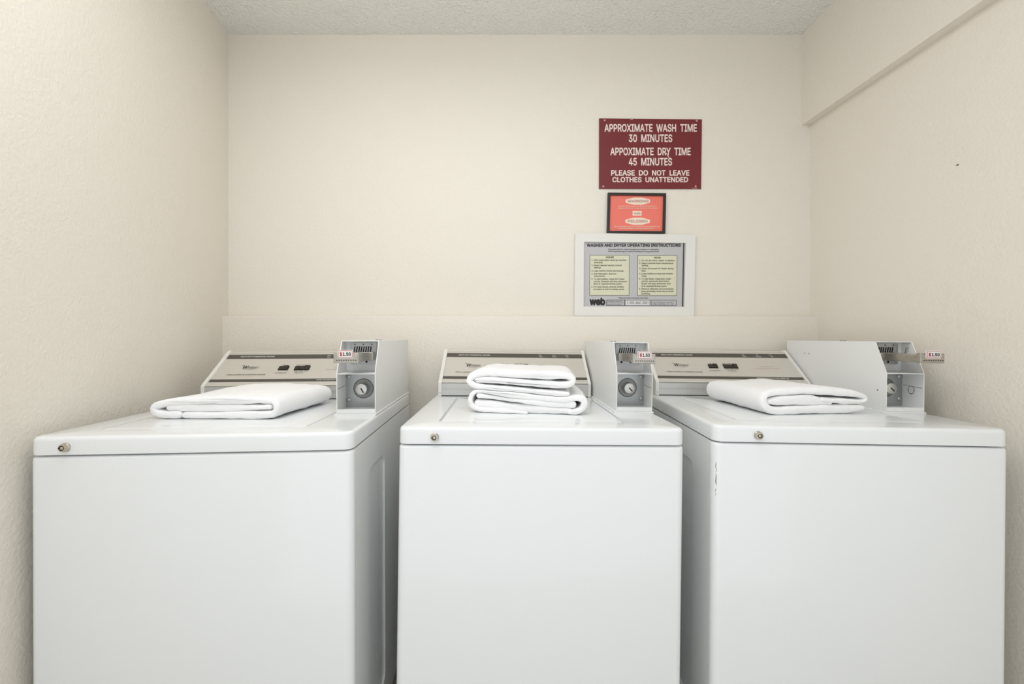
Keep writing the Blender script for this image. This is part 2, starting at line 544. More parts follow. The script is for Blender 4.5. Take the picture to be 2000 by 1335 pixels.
def washing_machine(pose, label, lock_u, lock_turn, marks):
    t = empty('washing_machine', machine_matrix(*pose))
    tag(t, label, 'washing machine', 'coin-operated washing machines')
    # cabinet and its panels
    zt = LID - TH - 0.0035
    mb = MB()
    mb.box(-H + 0.005, H - 0.005, 0.024, D, 0.03, zt - 0.001)
    cab = mb.build('cabinet', M['enamel_side'], t)
    for s in (-1, 1):
        bm = bmesh.new()
        outer = [(0.0275, 0.032), (D, 0.032), (D, zt), (0.0275, zt)]
        inner = rrect(0.125, 0.285, 0.12, LID - 0.125, [0.03] * 4, 5)
        es = []
        for loop in (outer, inner):
            vs = [bm.verts.new((0, y, z)) for y, z in loop]
            es += [bm.edges.new((vs[i], vs[(i + 1) % len(vs)])) for i in range(len(vs))]
        bmesh.ops.triangle_fill(bm, edges=es, use_beauty=True, use_dissolve=False)
        fs = list(bm.faces)
        ex = bmesh.ops.extrude_face_region(bm, geom=fs)
        for v in [g for g in ex['geom'] if isinstance(g, bmesh.types.BMVert)]:
            v.co.x += 0.005
        bmesh.ops.translate(bm, vec=(H - 0.005, 0, 0), verts=bm.verts)
        if s < 0:
            for v in bm.verts:
                v.co.x = -v.co.x
        mb = MB()
        mb.from_bm(bm)
        mb.build('side_panel', M['enamel_side'], cab)
    for sx in (-1, 1):
        for y in (0.06, D - 0.06):
            mb = MB()
            for r, z0, z1 in ((0.02, 0, 0.012), (0.008, 0.012, 0.032)):
                vs = [(sx * (H - 0.06) + r * math.cos(k * math.pi / 6), y + r * math.sin(k * math.pi / 6), z) for z in (z0, z1) for k in range(12)]
                mb.add(vs, [list(range(12))[::-1], list(range(12, 24))] + [(k, (k + 1) % 12, 12 + (k + 1) % 12, 12 + k) for k in range(12)])
            mb.build('foot', M['dark_gap'], cab)
    mb = MB()
    slab(mb, -H, H, 0, 0.0255, 0.03, zt, [0.018, 0.018, 0.0005, 0.0005], 0.007)
    fp = mb.build('front_panel', M['enamel'], t, smooth=40)
    if marks == 'worn':
        rnd = random.Random(3)
        for k in range(13):
            mb = MB()
            z = LID - 0.075 - 0.10 * rnd.random()
            x = -H + 0.0055 + 0.0015 * rnd.random()
            w, h = 0.0005 + 0.0006 * rnd.random(), 0.003 + 0.008 * rnd.random()
            y = 0.018 - math.sqrt(max(0, 0.018 ** 2 - (-H + 0.018 - x) ** 2)) - 0.0006
            mb.box(x, x + w, y, y + 0.0005, z, z + h)
            mb.build('paint_chip', M['print_grey'], fp)
    # worktop with the loading lid
    mb = MB()
    slab(mb, -H, H, -0.001, D, LID - TH, LID, [0.022, 0.022, 0.004, 0.004], 0.009, hole=(0.084 - H, 0.560 - H, 0.070, 0.470, 0.004))
    top = mb.build('worktop', M['enamel'], t, smooth=40)
    mb = MB()
    slab(mb, 0.0895 - H, 0.5545 - H, 0.0715, 0.4685, LID - 0.0058, LID + 0.0006, [0.004] * 4, 0.003)
    mb.build('lid', M['enamel'], top, smooth=40)
    # barrel lock on the front edge of the worktop
    lz, lx = LID - 0.0225, lock_u - H
    mb = MB()
    mb.lathe_y(lx, lz, [(0.0098, -0.001), (0.0098, -0.004), (0.0090, -0.0048), (0.0088, -0.0085), (0.0080, -0.0105), (0.0054, -0.0110), (0.0052, -0.0085), (0.0001, -0.0085)], 28)
    mb.build('lock', M['nickel'], top, smooth=35)
    mb = MB()
    mb.lathe_y(lx, lz, [(0.0053, -0.0086), (0.0053, -0.0090), (0.0001, -0.0090)], 24)
    mb.prism_y([(lx - 0.0066, lz - 0.0012), (lx - 0.0045, lz - 0.0012), (lx - 0.0045, lz + 0.0012), (lx - 0.0066, lz + 0.0012)], -0.0113, -0.009)
    mb.build('keyway', M['hole'], top)
    mb = MB()
    mb.lathe_y(lx, lz, [(0.0036, -0.009), (0.0036, -0.0106), (0.0026, -0.0112), (0.0001, -0.0112)], 20)
    mb.build('lock_pin', M['nickel'], top, smooth=35)

    # console
    mb = MB()
    mb.prism_x([(CYB + 0.002, LID + 0.0015), (CYB + 0.002, LID + CKZ - 0.002), (CYB, LID + CKZ), (CYT, LID + CHT), (CYT + 0.008, LID + CHT), (CYT + 0.008, LID + 0.0015)][::-1],
               CXL + 0.010, CXR - 0.008)
    con = mb.build('console', M['panel'], t)
    for x0, x1 in ((CXL, CXL + 0.012), (CXR - 0.010, CXR)):
        mb = MB()
        o = 0.004
        prof = [(CYB - 0.003, LID + 0.001), (CYB - 0.004, LID + CKZ), (CYB - 0.002, LID + CKZ + 0.004),
                (CYT - 0.004, LID + CHT + 0.003), (CYT, LID + CHT + 0.005), (CYT + 0.012, LID + CHT + 0.005), (CYT + 0.012, LID + 0.001)]
        mb.prism_x(prof[::-1], x0, x1)
        cap = mb.build('end_cap', M['capwhite'], con)
    mb = MB()
    mb.lathe_y((CXL + 0.006), LID + 0.012, [(0.0022, CYB - 0.003), (0.0022, CYB - 0.0040), (0.0001, CYB - 0.0042)], 12)
    mb.build('screw', M['steel'], con)
    u0, u1 = CXL + H + 0.0125, CXR + H - 0.0105
    for v0, v1 in ((0.1425, 0.1660), (0.0200, 0.0335)):
        mb = MB()
        panel_quad(mb, u0, u1, v0, v1, 0.0, 0.0006)
        mb.build('stripe', M['stripe'], con)
    for v0, v1, th in ((-0.0005, 0.0035, 0.0025), (0.1775, 0.1815, 0.0015)):    # bright bead along the panel's edges
        mb = MB()
        panel_quad(mb, u0, u1, v0, v1, 0.0, th)
        mb.build('trim_bead', M['bead'], con)
    mb = MB()                                                # stepped kick strip under the panel
    mb.box(u0 - H, u1 - H, CYB - 0.001, CYB + 0.003, LID + 0.003, LID + 0.027)
    mb.box(u0 - H, u1 - H, CYB - 0.003, CYB + 0.003, LID + 0.027, LID + CKZ - 0.003)
    mb.build('kick_strip', M['kick'], con)
    mb = MB()
    mb.box(u0 - H, u1 - H, CYB - 0.0015, CYB + 0.002, LID + 0.0003, LID + 0.003)
    mb.build('shadow_gap', M['dark_gap'], con)  # dark strip stands in for the shade under the console
    pl = lambda u, v: on_panel(u, v, 0.0010)
    wl = lambda t_, u0_, u1_, v_, c_, b_=0.0: letter_obj('white_lettering', t_, pl, u0_, u1_, v_, c_, M['print_white'], con, b_)
    wl('HEAVY DUTY COMMERCIAL WASHER', 0.0725, 0.1945, 0.1505, 0.0072, 0.02)
    wl('OPERATING INSTRUCTIONS UNDER LID', 0.388, 0.504, 0.0235, 0.0058, 0.02)
    for uc, w1, w2, l1, l2 in ((0.392, 0.011, 0.013, 'Main', 'Wash'), (0.446, 0.010, 0.017, 'Deep', 'Rinse'), (0.497, 0.012, 0.010, 'Final', 'Spin')):
        wl(l1, uc - w1 / 2, uc + w1 / 2, 0.1555, 0.0062)
        wl(l2, uc - w2 / 2 + 0.002, uc + w2 / 2 + 0.002, 0.1465, 0.0062)
    gl = lambda t_, u0_, u1_, v_, c_: letter_obj('panel_lettering', t_, pl, u0_, u1_, v_, c_, M['print_grey'], con, 0.015)
    gl('PUBLIC LAUNDRY & LAUNDROMAT WASHER', 0.070, 0.202, 0.0540, 0.0050)
    gl('WATER TEMPERATURE', 0.230, 0.271, 0.0625, 0.0036)
    gl('FABRIC SETTING', 0.299, 0.329, 0.0625, 0.0036)
    for i, w_ in enumerate(('WARM', 'COLD')):
        gl(w_, 0.240 + i * 0.016, 0.251 + i * 0.016, 0.1035, 0.0034)
    for i, w_ in enumerate(('NORMAL', 'PERM', 'DELICATE')):
        gl(w_, 0.291 + i * 0.0185, 0.306 + i * 0.0185, 0.1035, 0.0034)
        gl(w_, 0.293 + i * 0.0175, 0.307 + i * 0.0175, 0.0720, 0.0030)
    letter_obj('pink_lettering', 'COIN OPERATED ONLY', pl, 0.427, 0.480, 0.0890, 0.0040, M['print_pink'], con)
    letter_obj('pink_lettering', 'INSERT COINS TO START WASHER', pl, 0.404, 0.492, 0.0775, 0.0046, M['print_pink'], con)
    mb = MB()                                                # script logo with its swoosh
    put_text(mb, 'W', pl, 0.1060, 0.1240, 0.0885, 0.0155, 0.015, 0.10)
    put_text(mb, 'hirlpool', pl, 0.1240, 0.1590, 0.0885, 0.0125, 0.0, 0.28)
    stroke(mb, [(0.1005, 0.1045), (0.103, 0.1062), (0.1065, 0.1060), (0.1095, 0.1035)], 0.0014, pl)
    stroke(mb, [(0.108 + 0.025 + 0.027 * math.cos(q_), 0.096 + 0.0125 * math.sin(q_)) for q_ in [math.radians(195 + 10 * k) for k in range(13)]], 0.0008, pl)
    mb.build('logo', M['print_dark'], con, tri=True)
    for (a0, a1, split) in ((0.2345, 0.2695, 2), (0.2905, 0.3440, 3)):
        mb = MB()
        panel_quad(mb, a0, a1, 0.0785, 0.1000, 0.0, 0.0012)
        mb.build('switch_bezel', M['switch'], con)
        for k in range(split):
            q0, q1 = a0 + 0.001 + (a1 - a0 - 0.002) * k / split, a0 + 0.001 + (a1 - a0 - 0.002) * (k + 1) / split - 0.0008
            hi = 0.006 if (k == split - 1) else 0.0035
            vs = [on_panel(q, v, o) for (v, o) in ((0.080, 0.001), (0.080, 0.0035), (0.0985, hi), (0.0985, 0.001)) for q in (q0, q1)]
            mb = MB()
            mb.add(vs, [(0, 1, 3, 2), (2, 3, 5, 4), (4, 5, 7, 6), (0, 2, 4, 6), (1, 7, 5, 3), (6, 7, 1, 0)])
            mb.build('rocker_switch', M['switch'], con)

    # coin box
    wt = 0.0022
    side = [(BYF, LID + 0.003), (BYF, LID + BSH), (BYT, LID + BH), (BYR, LID + BH), (BYR, LID + 0.003)]
    mb = MB()
    mb.prism_x(side[::-1], BXL, BXL + wt)
    mb.prism_x(side[::-1], BXR - wt, BXR)
    mb.box(BXL + wt, BXR - wt, BYT, BYR, LID + BH - wt, LID + BH)
    mb.box(BXL + wt, BXR - wt, BYR - wt, BYR, LID + 0.005, LID + BH - wt)
    mb.box(BXL + wt, BXR - wt, BYF + 0.001, 0.285, LID + 0.004, LID + 0.010)
    mb.box(BXL + wt, BXR - wt, BYF + 0.001, BYF + 0.0035, LID + 0.010, LID + 0.016)       # front lip of the floor
    mb.box(BXL + wt, BXR - wt, BYF + 0.0005, 0.275, LID + BSH - 0.0025, LID + BSH)
    mb.box(BXL + wt, BXR - wt, 0.279, 0.282, LID + BSH, LID + BH - wt)
    box = mb.build('coin_box', M['boxwhite'], t)
    mb = MB()
    mb.bevbox(BXL - 0.005, min(BXR + 0.003, H), BYF - 0.004, BYR, LID - 0.0005, LID + 0.0035, 0.001, 2)
    mb.build('base_flange', M['boxwhite'], box)
    bc = (BXL + BXR) / 2
    lc = LID + 0.065
    bm = bmesh.new()
    es = []
    for loop in ([(BXL + wt, LID + 0.010), (BXR - wt, LID + 0.010), (BXR - wt, LID + BSH - 0.003), (BXL + wt, LID + BSH - 0.003)],
                 [(bc + 0.0275 * math.cos(k * math.pi / 14), lc + 0.0275 * math.sin(k * math.pi / 14)) for k in range(28)]):
        vs = [bm.verts.new((x, 0.274, z)) for x, z in loop]
        es += [bm.edges.new((vs[k], vs[(k + 1) % len(vs)])) for k in range(len(vs))]
    bmesh.ops.triangle_fill(bm, edges=es, use_beauty=True, use_dissolve=False)
    ex = bmesh.ops.extrude_face_region(bm, geom=list(bm.faces))
    for g in ex['geom']:
        if isinstance(g, bmesh.types.BMVert):
            g.co.y += 0.002
    mb = MB()
    mb.from_bm(bm)
    mb.build('lock_plate', M['steel'], box)
    mb = MB()
    mb.lathe_y(bc, lc, [(0.0290, 0.2735), (0.0282, 0.2725), (0.0270, 0.2735), (0.0262, 0.284), (0.0225, 0.294), (0.0001, 0.296)], 32)
    mb.build('lock_cup', M['steel_dark'], box, smooth=50)  # darker steel puts the recess's shade into the cup's colour
    mb = MB()
    mb.lathe_y(bc, lc, [(0.0172, 0.295), (0.0170, 0.262), (0.0166, 0.253), (0.0158, 0.2512), (0.0145, 0.2505), (0.0001, 0.2505)], 28)
    mb.build('lock_barrel', M['barrel'], box, smooth=35)
    mb = MB()
    ca, sa = math.cos(lock_turn), math.sin(lock_turn)
    q = [(-0.0075, -0.0016), (0.0075, -0.0016), (0.0075, 0.0016), (-0.0075, 0.0016)]
    mb.prism_y([(bc + 0.003 + x * ca - z * sa, lc - 0.003 + x * sa + z * ca) for x, z in q], 0.2500, 0.2507)
    mb.build('key_slot', M['hole'], box)
    for sx in (-1, 1):
        for dz in (0.0315, 0.1000):
            mb = MB()
            mb.lathe_y(bc + sx * 0.043, LID + dz, [(0.0068, 0.274), (0.0068, 0.2725), (0.0050, 0.2708), (0.0001, 0.2702)], 18)
            mb.build('bolt', M['steel'], box, smooth=40)
    # coin slide: plate with slots, housing, bar and front end
    mb = MB()
    slab_pts = rrect(bc - 0.0375, bc + 0.0375, LID + BSH + 0.022, LID + BH - 0.006, [0.003] * 4, 3)
    mb.prism_y(slab_pts, 0.274, 0.279)
    sp = mb.build('slide_plate', M['steel'], box)
    for k in range(8):
        mb = MB()
        x = bc - 0.026 + k * 0.0066
        mb.prism_y([(x - 0.0025, LID + 0.170), (x + 0.0005, LID + 0.170), (x + 0.0035, LID + 0.1875), (x + 0.0005, LID + 0.1875)], 0.2730, 0.2741)
        mb.build('coin_slot', M['hole'], box)
    for dx in (-0.024, 0, 0.024):
        mb = MB()
        mb.lathe_y(bc + dx, LID + 0.1935, [(0.0018, 0.2741), (0.0018, 0.2733), (0.0001, 0.2733)], 10)
        mb.build('plate_screw', M['hole'], box)
    for dx in (-0.022, 0.006):
        mb = MB()
        mb.box(bc + dx, bc + dx + 0.005, 0.2732, 0.2741, LID + 0.140, LID + 0.1475)
        mb.build('plate_notch', M['hole'], box)
    mb = MB()
    mb.bevbox(bc - 0.034, bc + 0.034, 0.250, 0.274, LID + 0.1475, LID + 0.1715, 0.002, 2)
    mb.build('slide_housing', M['chrome'], box)
    mb = MB()
    mb.bevbox(bc - 0.027, bc + 0.027, 0.142, 0.251, LID + 0.1490, LID + 0.1700, 0.0012, 2)
    mb.build('coin_slide', M['chrome'], box)
    mb = MB()
    mb.bevbox(bc - 0.0315, bc + 0.0315, 0.129, 0.1425, LID + 0.1475, LID + 0.1745, 0.0015, 2)
    mb.build('slide_end', M['chrome'], box)
    mb = MB()
    mb.bevbox(bc - 0.030, bc + 0.030, 0.1275, 0.1292, LID + 0.1520, LID + 0.1705, 0.0005, 1)
    mb.build('slide_cover', M['chrome'], box)
    pf = lambda yy: (lambda u, v: (bc + u, yy, LID + v))
    for k in range(9):                                       # punched dots under the tag
        mb = MB()
        x = -0.024 + k * 0.006
        mb.box(bc + x, bc + x + 0.0028, 0.1268, 0.1276, LID + 0.1540, LID + 0.1562)
        mb.build('slide_pin', M['hole'], box)
    mb = MB()
    tag_out = rrect(bc - 0.0195, bc + 0.0195, LID + 0.1605, LID + 0.1815, [0.004] * 4, 4)
    mb.prism_y(tag_out, 0.1255, 0.1277, 0)
    mb.prism_y(rrect(bc - 0.0180, bc + 0.0180, LID + 0.1618, LID + 0.1802, [0.0035] * 4, 4), 0.1250, 0.1256, 1)
    mb.prism_y(rrect(bc - 0.0168, bc + 0.0168, LID + 0.1629, LID + 0.1791, [0.0025] * 4, 4), 0.1246, 0.1251, 0)
    mb.build('price_tag', [M['tagwhite'], M['tagred']], box)
    letter_obj('price_lettering', '$', pf(0.1243), -0.0140, -0.0080, 0.1664, 0.0092, M['tagred'], box, 0.03)
    letter_obj('price_lettering', '1.50', pf(0.1243), -0.0062, 0.0140, 0.1664, 0.0092, M['ink'], box, 0.03)
    # rivets on top, seam slots on the inner side faces
    for dx in (-0.006, 0.006):
        mb = MB()
        x, y = bc + dx, 0.44
        vs = [(x + 0.004 * math.cos(k * math.pi / 5), y + 0.004 * math.sin(k * math.pi / 5), LID + BH + z) for z in (0, 0.0022) for k in range(10)]
        mb.add(vs, [list(range(10, 20))] + [(k, (k + 1) % 10, 10 + (k + 1) % 10, 10 + k) for k in range(10)])
        mb.build('rivet', M['steel_dark'], box)
    for s in (-1, 1):
        mb = MB()
        x = bc + s * ((BXR - BXL) / 2 - wt)
        vs = [(x - s * 0.0004 * j, y, LID + z) for j in (0, 1) for y, z in ((BYF + 0.004, 0.0705), (0.270, 0.0745), (0.270, 0.0755), (BYF + 0.004, 0.0718))]
        mb.add(vs, [(0, 1, 2, 3), (4, 5, 6, 7), (0, 1, 5, 4), (1, 2, 6, 5), (2, 3, 7, 6), (3, 0, 4, 7)])
        mb.build('seam', M['print_grey'], box)
    if marks == 'worn':
        xw = BXR - wt - 0.0004
        pw = lambda u, v: (xw, 0.275 - u, LID + v)           # inner face of the right side wall
        mb = MB()
        for k in range(2):
            stroke(mb, [(0.030 + (0.010 - k * 0.0007) * math.cos(a), 0.062 + (0.011 + k * 0.0008) * math.sin(a)) for a in [math.radians(110 + k * 60 + 17 * j) for j in range(18)]], 0.0011, pw)
        mb.build('marker_circle', M['marker'], box, tri=True)
        mb = MB()
        stroke(mb, [(0.010, 0.172), (0.0115, 0.178), (0.012, 0.186)], 0.0011, pw)
        stroke(mb, [(0.006, 0.171), (0.012, 0.173), (0.017, 0.172)], 0.0011, pw)
        stroke(mb, [(0.0165 + 0.0035 * math.cos(a), 0.180 + 0.005 * math.sin(a)) for a in [math.radians(20 + 30 * j) for j in range(13)]], 0.0011, pw)
        stroke(mb, [(0.0195, 0.184), (0.021, 0.1885)], 0.0011, pw)
        mb.build('marker_scribble', M['marker'], box, tri=True)
        for y, z in ((0.555, 0.158), (0.532, 0.1575), (0.236, 0.062)):
            mb = MB()
            vs = [(BXL - 0.0006 * j, y + 0.0022 * math.cos(k * math.pi / 5), LID + z + 0.0022 * math.sin(k * math.pi / 5)) for j in (0, 1) for k in range(10)]
            mb.add(vs, [list(range(10, 20))] + [(k, (k + 1) % 10, 10 + (k + 1) % 10, 10 + k) for k in range(10)])
            mb.build('screw', M['print_grey'], box)
    return t


POSES = [(-1.0528, 0.8996, -0.2140, 0.0593, 0.0031),
         (-0.2744, 0.9698, -0.2148, 0.0291, -0.0128),
         (0.4826, 0.9712, -0.2138, -0.0381, -0.0086)]
POSES = [(x, y, z, a, r) for x, y, z, a, r in POSES]
machines = [
    washing_machine(POSES[0], 'white top-loading coin washer at the left wall with one flat folded towel', 0.080, 2.1, 'clean'),
    washing_machine(POSES[1], 'middle white top-loading coin washer carrying two stacked towels', 0.0863, -0.85, 'clean'),
    washing_machine(POSES[2], 'white top-loading coin washer at the right with scribbles inside its coin box', 0.1027, -0.75, 'worn'),
]


# ------------------------------------------------------------------ towels
def catmull(pts, step):
    P = [Vector((p[0], p[1], p[2])) for p in pts]
    P = [P[0] * 2 - P[1]] + P + [P[-1] * 2 - P[-2]]
    out = []
    for i in range(1, len(P) - 2):
        a, b, c, d = P[i - 1], P[i], P[i + 1], P[i + 2]
        n = max(2, int((Vector(b[:2]) - Vector(c[:2])).length / step))
        for k in range(n):
            t = k / n
            out.append(0.5 * ((2 * b) + (c - a) * t + (2 * a - 5 * b + 4 * c - d) * t * t + (3 * b - a - 3 * c + d) * t ** 3))
    out.append(P[-2])
    return out


def ribbon(mb, pts, depth, seed, y0=0.0, wob=0.0025, sag=None):
    """a folded layer of cloth: centre line (x, z, thickness) in the front view, running back by depth"""
    c = catmull(pts, 0.006)
    n = len(c)
    prof = []                                   # (centre, normal, half thickness)
    left, right = [], []
    for i, p in enumerate(c):
        a, b = c[max(0, i - 1)], c[min(n - 1, i + 1)]
        d = Vector((b[0] - a[0], b[1] - a[1]))
        d = d.normalized() if d.length > 1e-9 else Vector((1, 0))
        nn = Vector((-d[1], d[0]))
        left.append((Vector(p[:2]), nn, p[2] / 2))
        right.append((Vector(p[:2]), -nn, p[2] / 2))
    d1 = Vector((c[-1][0] - c[-2][0], c[-1][1] - c[-2][1])).normalized()
    d0 = Vector((c[0][0] - c[1][0], c[0][1] - c[1][1])).normalized()

    def endcap(p, d, n0, h):
        return [(p, (n0 * math.cos(a) + d * math.sin(a)), h) for a in [math.pi * k / 6 for k in range(1, 6)]]
    loop = left + endcap(Vector(c[-1][:2]), d1, left[-1][1], c[-1][2] / 2) + right[::-1] + endcap(Vector(c[0][:2]), d0, right[0][1], c[0][2] / 2)
    m = len(loop)
    ys = []
    hem = 0.010
    ends = [0.0, 0.12, 0.35, 0.65, 1.0]
    for e in ends:
        ys.append((e * hem, 0.35 + 0.65 * math.sqrt(1 - (1 - e) ** 2)))
    for k in range(1, 16):
        ys.append((hem + (depth - 2 * hem) * k / 16, 1.0))
    for e in ends[::-1]:
        ys.append((depth - e * hem, 0.35 + 0.65 * math.sqrt(1 - (1 - e) ** 2)))
    vs, fs = [], []
    for (y, k) in ys:
        for (p, nn, h) in loop:
            q = p + nn * h * k
            s = Vector((q.x * 9 + seed * 3.1, y * 9 + seed, q.y * 14))
            w = noise.noise(s) * wob * 1.4
            w2 = noise.noise(Vector((q.x * 34 + seed, y * 34, q.y * 34))) * wob * 0.8
            # the front edge wanders a little in depth from layer to layer
            yo = noise.noise(Vector((p.x * 7 + seed * 5, p.y * 25, seed))) * 0.006 * (1 - y / depth)
            z = q.y + nn.y * (w + w2)
            x = q.x + nn.x * (w + w2)
            if sag:
                z = sag(x, y, z)
            vs.append((x, y + y0 + yo, max(z, 0.0006)))
    for j in range(len(ys) - 1):
        for i in range(m):
            i2 = (i + 1) % m
            fs.append((j * m + i, j * m + i2, (j + 1) * m + i2, (j + 1) * m + i))
    fs.append(list(range(m)))
    fs.append([(len(ys) - 1) * m + i for i in range(m)][::-1])
    mb.add(vs, fs)


def towel(pose, ribbons, k, x_org, y_base, at, yaw, depth, label, seed, sag=None, lift=0.0):
    """ribbons: lists of points (px, py, thickness px) measured in the front view at k px per metre"""
    mb = MB()
    for i, r in enumerate(ribbons):
        pts = [((p[0] - x_org) / k, (y_base - p[1]) / k, (p[2] if len(p) > 2 else r[0][2]) / k) for p in r]
        pts = [(x, z + lift, t) for x, z, t in pts]
        ribbon(mb, pts, depth - 0.004 * i, seed + i, y0=0.003 * i, sag=sag)
    o = mb.build('folded_towel', M['towel'], smooth=180)
    mm = machine_matrix(*pose) @ Matrix.Translation((at[0] - H, at[1], LID + 0.0006)) @ Matrix.Rotation(yaw, 4, 'Z')
    o.matrix_world = mm
    tag(o, label, 'towel', 'white folded towels')
    return o


T = 78
towel(POSES[0], [
    [(470, 450, 66), (600, 452, T), (900, 450, T), (1340, 440, T), (1428, 412, T), (1448, 362, T), (1424, 314, T), (1330, 292, T), (900, 280, T), (420, 300, T), (200, 334, 70), (140, 378, 66), (165, 425, 66), (250, 445, 66), (330, 446, 66), (400, 444, 66)],
    [(300, 372, 72), (600, 370, 80), (1000, 366, 80), (1370, 364, 70)],
], 3958, 1480, 490, (0.4500, 0.150), -0.10, 0.285, 'single flat folded white towel on the left washing machine', 1,
    sag=lambda x, y, z: z * (1.0 + 0.05 * math.sin(y * 16 + x * 9)))

U = 96
K2 = 4869
lower_towel = towel(POSES[1], [
    [(980, 778, 18), (800, 766, 40), (640, 756, 62), (480, 754, 70), (330, 746, 74), (222, 692, 74), (200, 606, 74), (246, 522, 74), (350, 492, 72), (600, 518, 70), (900, 545, 70), (1300, 578, 70), (1500, 582, 72), (1680, 556, 76), (1755, 590, 78), (1758, 662, 78), (1715, 718, 78), (1640, 745, 80), (1560, 752, 70)],
    [(320, 556, 66), (430, 566, 66), (700, 598, 66), (1000, 622, 66), (1350, 655, 74), (1600, 655, 84)],
    [(300, 668, 104), (600, 690, 112), (1000, 724, 118), (1560, 740, 94)],
], K2, 135, 790, (0.140, 0.186), -0.10, 0.27, 'lower of two folded white towels stacked on the middle washing machine', 11)
upper_towel = towel(POSES[1], [
    [(300, 318, U), (700, 336, U), (1100, 362, U), (1450, 374, 92), (1560, 358, 88), (1612, 312, 86), (1580, 262, 90), (1450, 236, 100), (1100, 240, 110), (700, 225, 112), (350, 210, 104), (228, 240, 92), (186, 305, 88), (200, 370, 86), (285, 415, 84), (500, 432, 84), (900, 462, 82), (1300, 490, 78), (1530, 503, 68)],
], K2, 135, 790, (0.140, 0.188), -0.10, 0.265, 'upper of two folded white towels stacked on the middle washing machine', 21,
    sag=lambda x, y, z: z * 0.968 - (0.010 * max(0.0, (0.075 - x) / 0.075) ** 1.5 if z > 0.095 else 0.0))



def settle(upper, lower):
    """lay the upper towel on the lower one: its underside follows the towel beneath"""
    from mathutils.bvhtree import BVHTree
    lm, um = lower.data, upper.data
    bv = BVHTree.FromPolygons([v.co.copy() for v in lm.vertices], [tuple(p.vertices) for p in lm.polygons])
    tr = lower.matrix_basis.inverted() @ upper.matrix_basis
    inv = tr.inverted()
    for v in um.vertices:
        p = tr @ v.co
        top = None
        for dx, dy in ((0, 0), (0.004, 0), (-0.004, 0), (0, 0.006), (0, -0.006)):
            h = bv.ray_cast(Vector((p.x + dx, p.y + dy, 1.0)), Vector((0, 0, -1)))
            if h[0] is not None:
                top = h[0].z if top is None else max(top, h[0].z)
        if top is not None and p.z < top + 0.001:
            v.co = inv @ Vector((p.x, p.y, top + 0.001))
    for _ in range(30):
        tr = lower.matrix_basis.inverted() @ upper.matrix_basis
        ub = BVHTree.FromPolygons([tr @ v.co for v in um.vertices], [tuple(p.vertices) for p in um.polygons])
        if not ub.overlap(bv):
            break
        upper.location.z += 0.0004


settle(upper_towel, lower_towel)

V = 76
towel(POSES[2], [
    [(1775, 442, 72), (1600, 455, 100), (1300, 462, 104), (1000, 462, 100), (780, 470, 88), (670, 458, 80), (604, 405, V), (598, 335, V), (655, 282, V), (900, 256, 82), (1200, 252, 86), (1500, 268, 82), (1700, 294, 76), (1812, 326, 66), (1806, 366, 62), (1700, 376, 60), (1450, 366, 56), (1300, 352, 40)],
    [(672, 372, 84), (760, 366, 108), (900, 356, 112), (1180, 358, 100), (1400, 388, 52)],
], 4011, 560, 515, (0.186, 0.135), 0.13, 0.275, 'single folded white towel on the right washing machine, its folded side to the left', 31,
    sag=lambda x, y, z: z * (1.0 - 0.10 * math.exp(-((x - 0.10) / 0.07) ** 2) * (y / 0.27)))


# ------------------------------------------------------------------ signs on the end wall
def wp(y):
    """place (px, py) of the photograph's frame onto the wall plane at depth y"""
    return lambda px, py: ((px - CX) / F * y, ZC + (CY - py) / F * y)


def sign_root(name, px, py, label, cat):
    x, z = wp(YU)(px, py)
    t = empty(name, Matrix.Translation((x, YU, z)))
    tag(t, label, cat)
    return t, (x, z)


def placer(org, y, yw):
    g = wp(y)

    def f(u, v):                               # u = px, v = -py
        x, z = g(u, -v)
        return (x - org[0], yw - YU, z - org[1])
    return f


def poly(mb, pts, org, y0, y1, mi=0):
    g = wp(y0)
    q = [g(px, py) for px, py in pts]
    mb.prism_y([(x - org[0], z - org[1]) for x, z in q], y0 - YU, y1 - YU, mi)


# maroon notice
t, org = sign_root('notice_sign', 1270, 368, 'maroon engraved notice giving wash and dry times', 'sign')
ys = YU - 0.005
mb = MB()
poly(mb, [(1170, 368), (1369.3, 368.3), (1371, 233), (1170.3, 231)], org, ys, YU - 0.0003)
mb.build('board', M['maroon'], t)
pl = placer(org, ys, ys - 0.0003)
for s, u0, u1, y1, cap, bold in (('APPROXIMATE  WASH  TIME', 1180.5, 1361, 257.3, 15, 0.022), ('30  MINUTES', 1228, 1313, 277.3, 15, 0.022),
                                 ('APPOXIMATE  DRY  TIME', 1192, 1349, 303.2, 15, 0.022), ('45  MINUTES', 1228, 1312.5, 323.2, 15, 0.022),
                                 ('PLEASE  DO  NOT  LEAVE', 1193.5, 1346.5, 342.8, 10.6, 0.026), ('CLOTHES  UNATTENDED', 1196, 1344, 355.8, 10.2, 0.026)):
    mb = MB()
    put_text(mb, s, pl, u0, u1, -y1, cap, bold)
    mb.build('lettering', M['letter'], t, tri=True)
for pts, w_ in (([(1284.5, -251), (1285.5, -255), (1286.5, -259.5)], 1.0), ([(1300.5, -298), (1303.5, -303), (1307, -308)], 1.2),
                ([(1231, -233.6), (1236, -232.8)], 0.7), ([(1352, -367.2), (1362, -367.5)], 0.4)):
    stroke_obj('scratch', pts, w_, pl, M['letter'], t)
for px, py in ((1181, 235), (1361, 236), (1178.3, 364), (1358.6, 363.5)):
    x, z = wp(ys)(px, py)
    mb = MB()
    mb.lathe_y(x - org[0], z - org[1], [(0.0042, ys - YU), (0.0040, ys - YU - 0.0012), (0.0022, ys - YU - 0.0022), (0.0001, ys - YU - 0.0024)], 14)
    mb.build('screw', M['screw'], t, smooth=40)

